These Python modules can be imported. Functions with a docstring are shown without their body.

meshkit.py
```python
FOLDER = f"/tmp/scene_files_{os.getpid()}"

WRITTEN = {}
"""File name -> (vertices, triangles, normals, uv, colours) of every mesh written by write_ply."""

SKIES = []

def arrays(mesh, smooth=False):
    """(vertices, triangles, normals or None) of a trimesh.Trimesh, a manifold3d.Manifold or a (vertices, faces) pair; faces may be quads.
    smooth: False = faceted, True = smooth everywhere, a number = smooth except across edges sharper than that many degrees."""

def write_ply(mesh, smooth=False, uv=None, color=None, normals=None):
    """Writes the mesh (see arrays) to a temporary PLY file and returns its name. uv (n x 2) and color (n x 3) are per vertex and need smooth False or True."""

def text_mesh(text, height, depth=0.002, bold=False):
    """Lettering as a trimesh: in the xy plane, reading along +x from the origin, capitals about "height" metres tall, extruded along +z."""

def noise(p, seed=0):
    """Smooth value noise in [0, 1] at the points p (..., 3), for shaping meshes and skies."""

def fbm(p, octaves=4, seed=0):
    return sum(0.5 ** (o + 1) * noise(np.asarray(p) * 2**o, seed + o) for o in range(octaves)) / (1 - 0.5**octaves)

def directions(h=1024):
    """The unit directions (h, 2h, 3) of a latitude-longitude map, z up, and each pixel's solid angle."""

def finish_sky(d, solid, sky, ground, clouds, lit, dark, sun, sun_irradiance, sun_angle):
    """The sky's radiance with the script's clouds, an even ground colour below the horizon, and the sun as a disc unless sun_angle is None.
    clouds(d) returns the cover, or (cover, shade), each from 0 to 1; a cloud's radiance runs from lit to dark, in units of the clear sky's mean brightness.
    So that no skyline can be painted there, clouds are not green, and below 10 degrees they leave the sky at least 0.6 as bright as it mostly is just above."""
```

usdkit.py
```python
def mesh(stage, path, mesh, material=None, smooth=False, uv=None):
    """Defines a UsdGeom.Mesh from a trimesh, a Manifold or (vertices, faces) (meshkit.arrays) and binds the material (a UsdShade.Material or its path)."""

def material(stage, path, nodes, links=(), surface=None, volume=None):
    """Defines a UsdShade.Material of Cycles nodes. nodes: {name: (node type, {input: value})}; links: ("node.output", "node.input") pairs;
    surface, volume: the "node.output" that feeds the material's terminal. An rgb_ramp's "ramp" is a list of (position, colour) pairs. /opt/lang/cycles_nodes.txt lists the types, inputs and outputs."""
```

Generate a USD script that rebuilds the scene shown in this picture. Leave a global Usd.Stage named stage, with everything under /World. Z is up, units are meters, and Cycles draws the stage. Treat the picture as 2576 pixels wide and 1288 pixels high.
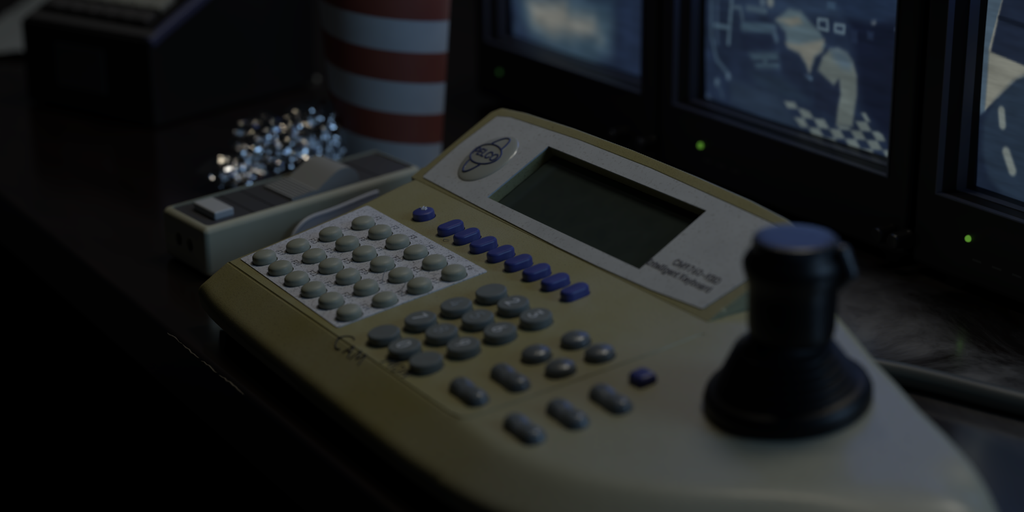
import math, numpy as np, trimesh, manifold3d, usdkit, meshkit
from pxr import Usd, UsdGeom, UsdLux, UsdShade, Gf, Sdf, Vt
from scipy.spatial import Delaunay, cKDTree
from shapely.geometry import Polygon, Point, LineString, box as sbox
from shapely import contains_xy
from shapely.ops import unary_union

stage = Usd.Stage.CreateInMemory()
UsdGeom.Xform.Define(stage, '/World')
U = 0.01524            # one key pitch of the controller, metres; most sizes below are in pitches
ZD = -1.9              # desk top, in pitches below the keypad's corner
TILT = math.radians(9.0)

# ------------------------------------------------------------------ camera, lights, exposure
cam = UsdGeom.Camera.Define(stage, '/World/camera')
Cw = np.array([43.0338, -18.55543, 15.72794 - ZD]) * U
AX = np.array([[0.5232202, 0.8521681, -0.0070787], [-0.2684584, 0.1727021, 0.9476835], [0.8088082, -0.4939469, 0.3191330]])
M4 = np.eye(4); M4[:3, :3] = AX; M4[3, :3] = Cw
cam.AddTransformOp().Set(Gf.Matrix4d(M4.tolist()))
cam.CreateHorizontalApertureAttr(36.0)
cam.CreateFocalLengthAttr(36.0 * 4614.95 / 2576)
cam.CreateFStopAttr(5.0)
cam.CreateFocusDistanceAttr(48.6 * U)
cam.CreateClippingRangeAttr(Gf.Vec2f(0.02, 50))
cam.CreateExposureAttr(0.0)

def aim(prim, pos, target):
    pos, target = np.array(pos, float), np.array(target, float)
    b = pos - target; b /= np.linalg.norm(b)
    r = np.cross([0, 0, 1.0], b) if abs(b[2]) < 0.999 else np.array([1.0, 0, 0])
    r /= np.linalg.norm(r); u = np.cross(b, r)
    m = np.eye(4); m[0, :3], m[1, :3], m[2, :3], m[3, :3] = r, u, b, pos
    prim.AddTransformOp().Set(Gf.Matrix4d(m.tolist()))

def rect_light(name, pos, target, w, h, power, color):
    l = UsdLux.RectLight.Define(stage, '/World/' + name)
    l.CreateWidthAttr(w); l.CreateHeightAttr(h); l.CreateIntensityAttr(power); l.CreateColorAttr(Gf.Vec3f(*color))
    aim(l, pos, target)
    return l
rect_light('ceiling_light', (-0.02, 0.50, 1.30), (0.12, 0.08, 0), 0.34, 0.28, 9.2, (1.0, 0.96, 0.86))
rect_light('added_blue_light', (-0.27, 0.52, 0.52), (0.25, 0.12, 0.0), 0.26, 0.26, 0.9, (0.13, 0.28, 1.0))  # added blue source above the monitors, for the sheen on the desk
rect_light('side_light', (0.90, 0.50, 0.48), (-0.1, 0.1, 0.05), 0.35, 0.35, 4.8, (0.38, 0.64, 1.0))
spot = UsdLux.SphereLight.Define(stage, '/World/spot_lamp'); spot.CreateRadiusAttr(0.035); spot.CreateIntensityAttr(20.0); spot.CreateColorAttr(Gf.Vec3f(1.0, 0.88, 0.66))
spot.AddTranslateOp().Set(Gf.Vec3d(-0.17, 0.13, 1.02))
dome = UsdLux.DomeLight.Define(stage, '/World/ambient'); dome.CreateIntensityAttr(0.0012); dome.CreateColorAttr(Gf.Vec3f(0.6, 0.75, 1.0))

# ------------------------------------------------------------------ helpers
used = {}
def path_for(name, parent):
    base = str(parent.GetPath()) if parent is not None else '/World'
    k = base + '/' + name; n = used.get(k, 0); used[k] = n + 1
    return k if n == 0 else f'{k}_{n:03d}'
def tag(p, label=None, category=None, group=None, kind=None):
    for k, v in (('label', label), ('category', category), ('group', group), ('kind', kind)):
        if v: p.SetCustomDataByKey(k, v)
    return p
def thing(name, label, category, loc=(0, 0, 0), rotz=0.0, group=None, tilt=0.0):
    x = UsdGeom.Xform.Define(stage, path_for(name, None))
    x.AddTranslateOp().Set(Gf.Vec3d(*[float(c) for c in loc]))
    if rotz: x.AddRotateZOp().Set(float(rotz))
    if tilt: x.AddRotateXOp().Set(float(math.degrees(tilt)))
    return tag(x.GetPrim(), label, category, group)
def arr(m):
    v, f, _ = meshkit.arrays(m); return np.asarray(v, float), f
def obj(name, m, mat, parent=None, smooth=30, scale=U, **kw):
    v, f = arr(m)
    t = trimesh.Trimesh(v * scale, f, process=True, merge_norm=True, merge_tex=True)
    p = usdkit.mesh(stage, path_for(name, parent), t, MAT[mat], smooth=smooth).GetPrim()
    return tag(p, **kw)
def cat(*ms):
    return trimesh.util.concatenate([trimesh.Trimesh(*arr(m), process=False) for m in ms])
def T(m, t=(0, 0, 0), rx=0, ry=0, rz=0, s=None):
    v, f = arr(m); v = v.copy()
    if s is not None: v = v * np.asarray(s, float)
    for ang, (i, j) in ((rx, (1, 2)), (ry, (2, 0)), (rz, (0, 1))):
        if ang:
            c, sn = math.cos(ang), math.sin(ang); a, b = v[:, i].copy(), v[:, j].copy()
            v[:, i], v[:, j] = c * a - sn * b, sn * a + c * b
    return trimesh.Trimesh(v + np.asarray(t, float), f, process=False)
def man(m):
    v, f = arr(m)
    t = trimesh.Trimesh(v, f, process=True); t.merge_vertices()
    return manifold3d.Manifold(manifold3d.Mesh(t.vertices.astype(np.float32), t.faces.astype(np.uint32)))
def rbox(x0, x1, y0, y1, z0, z1, r=0.05, n=3):
    r = min(r, (x1 - x0) / 2.01, (y1 - y0) / 2.01, (z1 - z0) / 2.01)
    s = manifold3d.Manifold.sphere(r, 4 * n)
    return manifold3d.Manifold.batch_hull([s.translate((x, y, z)) for x in (x0 + r, x1 - r) for y in (y0 + r, y1 - r) for z in (z0 + r, z1 - r)])
def box(x0, x1, y0, y1, z0, z1):
    return T(trimesh.creation.box((x1 - x0, y1 - y0, z1 - z0)), ((x0 + x1) / 2, (y0 + y1) / 2, (z0 + z1) / 2))
def lathe(profile, n=48):
    return trimesh.creation.revolve(np.array(profile, float), sections=n)
def extrude(poly, h, z=0.0):
    return T(trimesh.creation.extrude_polygon(poly, h, engine='earcut'), (0, 0, z))
def tube(pts, r, n=10, closed=False):
    p = np.asarray(pts, float); k = len(p); r = np.broadcast_to(np.asarray(r, float), (k,))
    t = np.roll(p, -1, 0) - np.roll(p, 1, 0) if closed else np.gradient(p, axis=0)
    t /= np.linalg.norm(t, axis=1)[:, None]
    up = np.array([0, 0, 1.0]); vs = []
    for i in range(k):
        a = np.cross(t[i], up)
        if np.linalg.norm(a) < 1e-3: a = np.cross(t[i], [1.0, 0, 0])
        a /= np.linalg.norm(a); b = np.cross(a, t[i])
        th = np.linspace(0, 2 * np.pi, n, endpoint=False)
        vs.append(p[i] + r[i] * (np.cos(th)[:, None] * a + np.sin(th)[:, None] * b))
    v = np.vstack(vs); f = []
    for i in range(k if closed else k - 1):
        for j in range(n):
            a, b = i * n + j, i * n + (j + 1) % n; c, d = ((i + 1) % k) * n + j, ((i + 1) % k) * n + (j + 1) % n
            f += [(a, c, b), (b, c, d)]
    if not closed:
        v = np.vstack([v, p[0], p[-1]])
        for j in range(n):
            f += [(k * n, j, (j + 1) % n), (k * n + 1, (k - 1) * n + (j + 1) % n, (k - 1) * n + j)]
    m = trimesh.Trimesh(v, f, process=False); m.fix_normals(); return m
def smooth_path(pts, n=8):
    from scipy.interpolate import CubicSpline
    p = np.asarray(pts, float); t = np.r_[0, np.cumsum(np.linalg.norm(np.diff(p, axis=0), axis=1))]
    return CubicSpline(t, p)(np.linspace(0, t[-1], n * (len(p) - 1) + 1))
def chaikin(pts, n=2, closed=True):
    p = np.asarray(pts, float)
    for _ in range(n):
        q = np.roll(p, -1, 0) if closed else p[1:]
        a = p if closed else p[:-1]
        m = np.empty((2 * len(a), p.shape[1])); m[0::2] = .75 * a + .25 * q; m[1::2] = .25 * a + .75 * q
        p = m if closed else np.vstack([p[0], m, p[-1]])
    return p
def smoothstep(x): x = np.clip(x, 0, 1); return x * x * (3 - 2 * x)

def field_solid(outline, ztop, zbot, h=0.16, rings=(0.03, 0.07, 0.12, 0.18, 0.25, 0.33, 0.45)):
    """A solid over a 2-D outline whose top is ztop(x, y, distance from the rim), with a vertical side."""
    P = Polygon(outline).buffer(0)
    def ring(poly, step):
        out = []
        for g in getattr(poly, 'geoms', [poly]):
            L = g.exterior; k = max(8, int(L.length / step))
            out += [L.interpolate(s, normalized=True).coords[0] for s in np.linspace(0, 1, k, endpoint=False)]
        return out
    pts = ring(P, 0.1); edge = np.array(pts)
    for d in rings:
        q = P.buffer(-d)
        if not q.is_empty: pts += ring(q, 0.1)
    x0, y0, x1, y1 = P.bounds; q = P.buffer(-rings[-1] - 0.06)
    X, Y = np.meshgrid(np.arange(x0, x1, h), np.arange(y0, y1, h)); X = X + (np.arange(len(Y))[:, None] % 2) * h / 2
    ins = contains_xy(q, X.ravel(), Y.ravel()); pts = np.vstack([np.array(pts), np.c_[X.ravel()[ins], Y.ravel()[ins]]])
    tri = Delaunay(pts).simplices
    cen = pts[tri].mean(1); tri = tri[contains_xy(P, cen[:, 0], cen[:, 1])]
    a, b, c = pts[tri[:, 0]], pts[tri[:, 1]], pts[tri[:, 2]]
    ar = (b[:, 0] - a[:, 0]) * (c[:, 1] - a[:, 1]) - (b[:, 1] - a[:, 1]) * (c[:, 0] - a[:, 0])
    tri[ar < 0] = tri[ar < 0][:, ::-1]; tri = tri[abs(ar) > 1e-9]
    L = P.exterior; d = np.array([L.distance(Point(p)) for p in pts]); d[:len(edge)] = 0
    n = len(pts); top = np.c_[pts, ztop(pts[:, 0], pts[:, 1], d)]; bot = np.c_[pts, zbot(pts[:, 0], pts[:, 1])]
    e = np.vstack([tri[:, [0, 1]], tri[:, [1, 2]], tri[:, [2, 0]]]); key = {tuple(x) for x in e}
    be = [x for x in key if (x[1], x[0]) not in key]
    side = []
    for i, j in be: side += [(i, i + n, j), (j, i + n, j + n)]
    f = np.vstack([tri, tri[:, ::-1] + n, np.array(side)])
    m = trimesh.Trimesh(np.vstack([top, bot]), f, process=False); m.remove_unreferenced_vertices()
    return m

# ------------------------------------------------------------------ materials
MAT = {}
def lin(c): c = np.asarray(c, float) / 255; return tuple(np.where(c <= .04045, c / 12.92, ((c + .055) / 1.055) ** 2.4))
def plastic(name, col, rough=0.45, var=None, scale=400.0, amount=0.35, speck=None, speck_scale=900.0, speck_at=(0.62, 0.7), bump=0.0, bump_scale=1500.0, spec=0.5, coat=0.0, metallic=0.0, detail=4.0, stretch=None):
    nd = {'p': ('principled_bsdf', {'roughness': rough, 'base_color': col, 'specular_ior_level': spec, 'coat_weight': coat, 'coat_roughness': 0.08, 'metallic': metallic}),
          'tc': ('texture_coordinate', {})}
    ln = []
    vec = 'tc.object'
    if stretch: nd['map'] = ('mapping', {'scale': stretch}); ln.append((vec, 'map.vector')); vec = 'map.vector'
    out = None
    if var is not None:
        nd['n1'] = ('noise_texture', {'scale': scale, 'detail': detail, 'roughness': 0.6})
        nd['r1'] = ('rgb_ramp', {'ramp': [(0.5 - amount / 2, col), (0.5 + amount / 2, var)]})
        ln += [(vec, 'n1.vector'), ('n1.fac', 'r1.fac')]; out = 'r1.color'
    if speck is not None:
        nd['n2'] = ('noise_texture', {'scale': speck_scale, 'detail': 6.0, 'roughness': 0.7})
        nd['r2'] = ('rgb_ramp', {'ramp': [(speck_at[0], (0, 0, 0)), (speck_at[1], (1, 1, 1))]})
        nd['mx'] = ('mix', {'color1': col, 'color2': speck})
        ln += [(vec, 'n2.vector'), ('n2.fac', 'r2.fac'), ('r2.color', 'mx.fac')]
        if out: ln.append((out, 'mx.color1'))
        out = 'mx.color'
    if out: ln.append((out, 'p.base_color'))
    if bump:
        nd['nb'] = ('noise_texture', {'scale': bump_scale, 'detail': 3.0}); nd['b'] = ('bump', {'strength': bump, 'distance': 0.0004})
        ln += [(vec, 'nb.vector'), ('nb.fac', 'b.height'), ('b.normal', 'p.normal')]
    MAT[name] = usdkit.material(stage, '/World/Looks/' + name, nd, ln, surface='p.BSDF')
def glow(name, col, strength):
    MAT[name] = usdkit.material(stage, '/World/Looks/' + name, {'p': ('principled_bsdf', {'base_color': (0.01, 0.01, 0.01), 'roughness': 0.3, 'emission_color': col, 'emission_strength': strength})}, [], surface='p.BSDF')

MAT['beige_body'] = usdkit.material(stage, '/World/Looks/beige_body', {
    'tc': ('texture_coordinate', {}), 'sx': ('separate_xyz', {}),
    'n1': ('noise_texture', {'scale': 22.0, 'detail': 4.0, 'roughness': 0.6}),
    'r1': ('rgb_ramp', {'ramp': [(0.3, (0.36, 0.335, 0.19)), (0.7, (0.32, 0.285, 0.115))]}),
    'mr': ('map_range', {'from_min': 0.15, 'from_max': 0.27, 'to_min': 0.0, 'to_max': 0.85, 'clamp': True}),
    'm1': ('mix', {'color2': (0.335, 0.34, 0.285)}),                # greyer, less yellow towards the joystick end
    'n2': ('noise_texture', {'scale': 1400.0, 'detail': 5.0, 'roughness': 0.7}),
    'r2': ('rgb_ramp', {'ramp': [(0.545, (0, 0, 0)), (0.68, (0.8, 0.8, 0.8))]}),
    'mx': ('mix', {'color2': (0.13, 0.11, 0.06)}),
    'nb': ('noise_texture', {'scale': 2500.0, 'detail': 3.0}), 'b': ('bump', {'strength': 0.25, 'distance': 0.0004}),
    'p': ('principled_bsdf', {'roughness': 0.38, 'specular_ior_level': 0.45, 'coat_weight': 0.2, 'coat_roughness': 0.16})},
    [('tc.object', 'n1.vector'), ('n1.fac', 'r1.fac'), ('tc.object', 'sx.vector'), ('sx.x', 'mr.value'), ('mr.result', 'm1.fac'), ('r1.color', 'm1.color1'),
     ('tc.object', 'n2.vector'), ('n2.fac', 'r2.fac'), ('r2.color', 'mx.fac'), ('m1.color', 'mx.color1'), ('mx.color', 'p.base_color'),
     ('tc.object', 'nb.vector'), ('nb.fac', 'b.height'), ('b.normal', 'p.normal')], surface='p.BSDF')
plastic('shell_dark', (0.05, 0.045, 0.04), 0.6)
plastic('label_plate', (0.565, 0.595, 0.61), 0.55, var=(0.50, 0.525, 0.54), scale=60, amount=0.4, speck=(0.33, 0.33, 0.31), speck_scale=700, speck_at=(0.55, 0.70), spec=0.3)
plastic('key_sheet', (0.66, 0.68, 0.73), 0.65, var=(0.58, 0.60, 0.65), scale=90, amount=0.3, speck=(0.12, 0.12, 0.13), speck_scale=1300, speck_at=(0.53, 0.66), spec=0.25)
plastic('print_ink', (0.12, 0.12, 0.14), 0.7)
plastic('print_faint', (0.20, 0.22, 0.27), 0.7)
plastic('marker_ink', (0.02, 0.02, 0.025), 0.6)
plastic('marker_worn', (0.055, 0.05, 0.04), 0.6)
plastic('key_cream', (0.34, 0.35, 0.28), 0.5, var=(0.28, 0.28, 0.20), scale=90, amount=0.5, speck=(0.2, 0.19, 0.13), speck_scale=900, speck_at=(0.66, 0.75), spec=0.45)
plastic('key_grey', (0.17, 0.19, 0.18), 0.42, var=(0.14, 0.155, 0.15), scale=120, amount=0.5, spec=0.5)
plastic('key_shine', (0.14, 0.16, 0.17), 0.28, var=(0.11, 0.125, 0.135), scale=120, amount=0.5, spec=0.6)
plastic('key_blue', (0.05, 0.065, 0.27), 0.4, var=(0.04, 0.05, 0.21), scale=150, amount=0.5, speck=(0.16, 0.18, 0.32), speck_scale=1100, speck_at=(0.68, 0.76), spec=0.5)
plastic('digit', (0.62, 0.64, 0.66), 0.6)
plastic('digit_worn', (0.27, 0.30, 0.32), 0.6)
plastic('lcd_glass', (0.035, 0.048, 0.042), 0.22, speck=(0.3, 0.32, 0.3), speck_scale=520, speck_at=(0.75, 0.80), var=(0.045, 0.058, 0.05), scale=100, spec=0.5)
plastic('badge_face', (0.40, 0.42, 0.38), 0.3, coat=1.0)
plastic('badge_ink', (0.04, 0.055, 0.16), 0.4, coat=0.6)
plastic('rubber', (0.0035, 0.0035, 0.004), 0.42, spec=0.35)
plastic('stick_cap', (0.03, 0.032, 0.036), 0.35, spec=0.5)
plastic('unit_shell', (0.42, 0.41, 0.31), 0.5, var=(0.36, 0.35, 0.24), scale=30, amount=0.5, spec=0.4)
plastic('unit_panel', (0.045, 0.045, 0.05), 0.5, var=(0.065, 0.065, 0.07), scale=900, amount=0.4)
plastic('unit_button', (0.46, 0.47, 0.47), 0.5)
plastic('unit_lever', (0.31, 0.31, 0.29), 0.55)
plastic('hole_black', (0.006, 0.006, 0.006), 0.8)
plastic('clear_tab', (0.62, 0.63, 0.66), 0.3)
plastic('cup_paper', (0.62, 0.64, 0.63), 0.5, var=(0.56, 0.58, 0.58), scale=60, amount=0.4)
plastic('cup_red', (0.30, 0.075, 0.045), 0.5, var=(0.26, 0.06, 0.036), scale=60, amount=0.4)
plastic('foil', (0.92, 0.92, 0.92), 0.16, metallic=1.0)
plastic('scrap_brown', (0.30, 0.07, 0.02), 0.6)
plastic('monitor_case', (0.022, 0.022, 0.025), 0.45, spec=0.5)
plastic('monitor_bezel', (0.20, 0.22, 0.32), 0.35, spec=0.5)
plastic('knob_black', (0.03, 0.03, 0.032), 0.22, spec=0.7, coat=0.6)
plastic('mark_grey', (0.12, 0.12, 0.13), 0.6)
plastic('cable_grey', (0.045, 0.05, 0.047), 0.45, spec=0.5)
plastic('desk_edge', (0.018, 0.012, 0.009), 0.5)
plastic('edge_wear', (0.17, 0.15, 0.12), 0.6)
plastic('box_black', (0.010, 0.010, 0.010), 0.55, spec=0.25)
plastic('box_panel', (0.06, 0.06, 0.062), 0.6)
plastic('box_keys', (0.30, 0.32, 0.29), 0.5)
plastic('box_highlight', (0.07, 0.08, 0.17), 0.4)  # blue highlight of the machine's edge, put into the colour
plastic('paper_pale', (0.28, 0.32, 0.34), 0.7)
plastic('wall_paint', (0.02, 0.02, 0.022), 0.9)
plastic('floor_dark', (0.015, 0.014, 0.014), 0.8)
glow('led_green', (0.085, 0.23, 0.025), 1.0)
glow('led_dim', (0.010, 0.032, 0.008), 1.0)
# desk: dark glossy wood under patchy dust
MAT['desk_wood'] = usdkit.material(stage, '/World/Looks/desk_wood', {
    'tc': ('texture_coordinate', {}), 'm': ('mapping', {'scale': (0.5, 2.2, 1.0)}),
    'g': ('noise_texture', {'scale': 22.0, 'detail': 6.0, 'roughness': 0.6}),
    'gr': ('rgb_ramp', {'ramp': [(0.35, (0.008, 0.005, 0.004)), (0.65, (0.018, 0.010, 0.008))]}),
    'd': ('noise_texture', {'scale': 14.0, 'detail': 9.0, 'roughness': 0.7, 'distortion': 0.9}),
    'dr': ('rgb_ramp', {'ramp': [(0.36, (0, 0, 0)), (0.64, (1, 1, 1))]}),
    'sx': ('separate_xyz', {}), 'mr': ('map_range', {'from_min': -0.08, 'from_max': 0.14, 'to_min': 0.03, 'to_max': 1.0, 'clamp': True}),
    'mm': ('math', {'math_type': 'multiply'}), 'mw': ('map_range', {'from_min': 0.165, 'from_max': 0.205, 'to_min': 0.0, 'to_max': 1.0, 'clamp': True}), 'm2': ('math', {'math_type': 'multiply'}),
    'mx': ('mix', {'color2': (0.12, 0.11, 0.10)}),
    'rr': ('map_range', {'from_min': 0.0, 'from_max': 1.0, 'to_min': 0.2, 'to_max': 0.6}),
    'p': ('principled_bsdf', {'ior': 1.9, 'coat_weight': 1.0, 'coat_roughness': 0.16, 'coat_ior': 2.2})},
    [('tc.object', 'm.vector'), ('m.vector', 'g.vector'), ('g.fac', 'gr.fac'), ('tc.object', 'd.vector'), ('d.fac', 'dr.fac'),
     ('tc.object', 'sx.vector'), ('sx.x', 'mr.value'), ('sx.y', 'mw.value'), ('mr.result', 'm2.value1'), ('mw.result', 'm2.value2'), ('dr.color', 'mm.value1'), ('m2.value', 'mm.value2'),
     ('gr.color', 'mx.color1'), ('mm.value', 'mx.fac'), ('mx.color', 'p.base_color'), ('mm.value', 'rr.value'), ('rr.result', 'p.roughness')], surface='p.BSDF')
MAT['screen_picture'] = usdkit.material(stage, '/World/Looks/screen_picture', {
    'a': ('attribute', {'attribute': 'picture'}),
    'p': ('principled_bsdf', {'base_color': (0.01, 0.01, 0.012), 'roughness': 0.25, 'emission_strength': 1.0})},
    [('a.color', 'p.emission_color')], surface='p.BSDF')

# ------------------------------------------------------------------ the setting
def struct(name, m, mat): return obj(name, m, mat, kind='structure')
YB = 62.0                                                     # the desk's back edge, at the wall
struct('floor', box(-75, 75, -70, YB + 2, -49.5, -48), 'floor_dark')
struct('wall_back', box(-75, 75, YB, YB + 2, -48, 120), 'wall_paint')
struct('wall_left', box(-75, -73, -70, YB, -48, 120), 'wall_paint')

desk = thing('desk', 'dark dusty wooden desk with a worn front edge under everything', 'desk')
top = rbox(-60, 62, -2.35, YB - .1, -2.0, 0, 0.16, 3)
obj('desk_top', top, 'desk_wood', desk)
obj('leg_panel', box(-60, -57, -1.5, YB - .5, -48, -2.0), 'desk_edge', desk)
obj('leg_panel', box(59, 62, -1.5, YB - .5, -48, -2.0), 'desk_edge', desk)
rng = np.random.default_rng(5)
ex = np.linspace(-1.4, 5.2, 40)
for a, b in ((0, 5), (5, 13), (14, 20), (21, 30)):
    xs = ex[a:b + 1]; obj('edge_chip', tube(np.c_[xs, -2.345 + rng.normal(0, .012, len(xs)), -0.10 + rng.normal(0, .014, len(xs))], 0.02 * np.sin(np.linspace(.35, 2.8, len(xs))), 6), 'edge_wear', desk)

# ------------------------------------------------------------------ the camera controller
KLOC = np.array([0, 0, -ZD]) * U
kb = thing('camera_controller', 'yellowed beige surveillance keyboard controller with joystick and tilted blank display', 'keyboard', KLOC, tilt=TILT)
ca, sa = math.cos(TILT), math.sin(TILT)
TH, Y0 = math.radians(21), 5.72
def desk_k(y, up=0.0): return (ZD + up - y * sa) / ca          # z in the keypad's frame of a height above the desk
def pan(m): return T(m, (0, Y0, 0), rx=TH)                     # panel plane: x, v, height
front = [(-1.2, -1.62), (0.3, -1.83), (4, -1.92), (8.3, -1.98), (10.7, -2.0), (12.4, -1.95), (14.0, -1.8), (15.8, -1.3), (17.5, -0.35), (19.0, 0.95), (20.4, 2.35), (21.5, 3.55), (21.95, 4.3), (21.85, 4.85), (21.3, 5.28)]
rear = [(20.3, 5.66), (19.2, 6.05), (18.1, 6.38), (17.1, 6.76), (16, 7.14), (15, 7.55), (13.94, 7.97), (12.9, 8.5), (12.2, 8.9)]
back = [(11.0, 9.0), (9.5, 9.12), (7.2, 9.2), (4.3, 9.25), (1.5, 9.22), (-0.85, 9.12), (-2.05, 8.98)]
left = [(-2.3, 8.7), (-2.28, 7.0), (-2.23, 6.0), (-2.08, 5.2), (-1.55, 3.2), (-1.22, 0.96), (-1.02, -0.7)]
outline = chaikin(front, 2, closed=False).tolist() + rear + back + left
FR = LineString(chaikin(front, 2, closed=False))
def base_top(x, y, d):
    df = np.array([FR.distance(Point(a, b)) for a, b in zip(x, y)])
    t1 = np.maximum(0, -0.73 - y); soft = .06 + .07 * smoothstep((x - 13) / 3) + .10 * smoothstep((x - 18.8) / 1.6); q = 1.12 - .45 * smoothstep((x - 18.6) / 2.5) - df
    strip = 0.55 * t1
    w = smoothstep((x - 11.2) / 2.5)
    lobe = .60 * soft * np.logaddexp(0, q / soft)
    z = -(1 - w) * strip - w * lobe
    z -= smoothstep((x - 13.5) / 8) * 0.10
    r = 0.26
    rim = np.where(d < r, r - np.sqrt(np.maximum(0, r * r - (r - d) ** 2)), 0)
    return z - rim * np.where(w > .5, .6, 1)
base = man(field_solid(outline, base_top, lambda x, y: desk_k(y, 0.55)))
xw = lambda y: 11.93 + 0.14 * (y - 5.78)
pout = [(-2.23, 5.75), (11.9, 5.75), (12.05, 6.8), (12.28, 8.2), (12.3, 8.78)] + [(11.0, 9.0), (9.5, 9.12), (7.2, 9.2), (4.3, 9.25), (1.5, 9.22), (-0.85, 9.12), (-2.05, 8.98)] + [(-2.28, 8.7), (-2.27, 7.0)]
def pan_top(x, y, d):
    r = 0.10
    e = np.where(y < 6.2, 1, d)                               # no rounding along the hinge
    rim = np.where(e < r, r - np.sqrt(np.maximum(0, r * r - (r - e) ** 2)), 0)
    return np.tan(TH) * (y - Y0) - rim
wedge = man(field_solid(pout, pan_top, lambda x, y: desk_k(y, 0.56)))
body = base + wedge
# groove round the keypad
gp = [(-1.3, -0.73, 0.0)] + [(x, -0.745, 0.0) for x in (2, 5, 8, 11.2)] + [(11.55, -0.68, 0), (11.72, -0.5, 0), (11.86, 0.6, 0), (12.06, 2.5, 0), (12.22, 4.0, 0), (12.3, 5.3, 0)]
sp = manifold3d.Manifold.sphere(0.042, 8)
cuts = [manifold3d.Manifold.batch_hull([sp.translate(a), sp.translate(b)]) for a, b in zip(gp[:-1], gp[1:])]
KEYH = [(i, j, .345) for i in range(6) for j in range(4)]
NUM = [(6.85 + 1.02 * i, j, '') for j in (3, 2, 1, 0) for i in range(3)]
cyl = lambda x, y, r, h=0.35, n=28: manifold3d.Manifold.cylinder(h, r, r, n).translate((x, y, -h + .1))
cuts += [cyl(i, j, r) for i, j, r in KEYH]
cuts += [cyl(x, y, 0.405) for x, y, _ in NUM]
SOFT = [(2.31 + 0.86 * k, 4.47) for k in range(8)]
stad = lambda a, b: LineString([(0, -(a - b)), (0, a - b)]).buffer(b, 10)       # half length a along y, half width b
SMALL = [(10.48, 3.05), (11.46, 3.05), (10.40, 2.03), (11.40, 2.03)]
OVAL = [(10.92, 1.0), (10.80, 0.0), (13.40, 2.0), (13.27, 0.98), (13.13, -0.02)]
for x, y in SOFT: cuts.append(man(extrude(stad(.40, .235), .4, -.3)).translate((x, y, 0)))
cuts.append(cyl(0.8, 4.48, .33))
cuts += [cyl(x, y, .37) for x, y in SMALL]
# display window and label seat
LAB = [(-1.80, .20), (1.4, .13), (5.5, .07), (7.35, .08), (9.6, .14), (11.42, .27), (11.5, .6), (11.7, 1.4), (11.78, 2.2), (11.65, 3.0), (11.0, 3.17), (9.1, 3.25), (5.58, 3.38), (2.16, 3.38), (-1.23, 3.24), (-1.78, 3.1), (-1.9, 1.7)]
LABP = Polygon(LAB).buffer(-.06).buffer(.06)
WIN = sbox(1.40, .50, 8.64, 2.82)
cuts.append(man(pan(extrude(LABP.buffer(.035), .4, -.035))))
cuts.append(man(pan(extrude(WIN.buffer(.02), 1.0, -.42))))
body = body - manifold3d.Manifold.batch_boolean(cuts, manifold3d.OpType.Add)
obj('body', body, 'beige_body', kb, smooth=28)
# lower shell, a little inside the upper one, and its feet
inner = Polygon(outline).buffer(-.32)
obj('base_shell', field_solid(np.array(inner.exterior.coords)[:-1], lambda x, y, d: desk_k(y, .60), lambda x, y: desk_k(y, .09), h=.6), 'shell_dark', kb)
for x, y in ((0, -1), (17, 1), (-1.2, 8), (11, 8)):
    obj('foot', T(lathe([(0, -.1), (.35, -.1), (.35, .02), (0, .02)], 20), (x, y, desk_k(y, .1))), 'rubber', kb)
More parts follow.
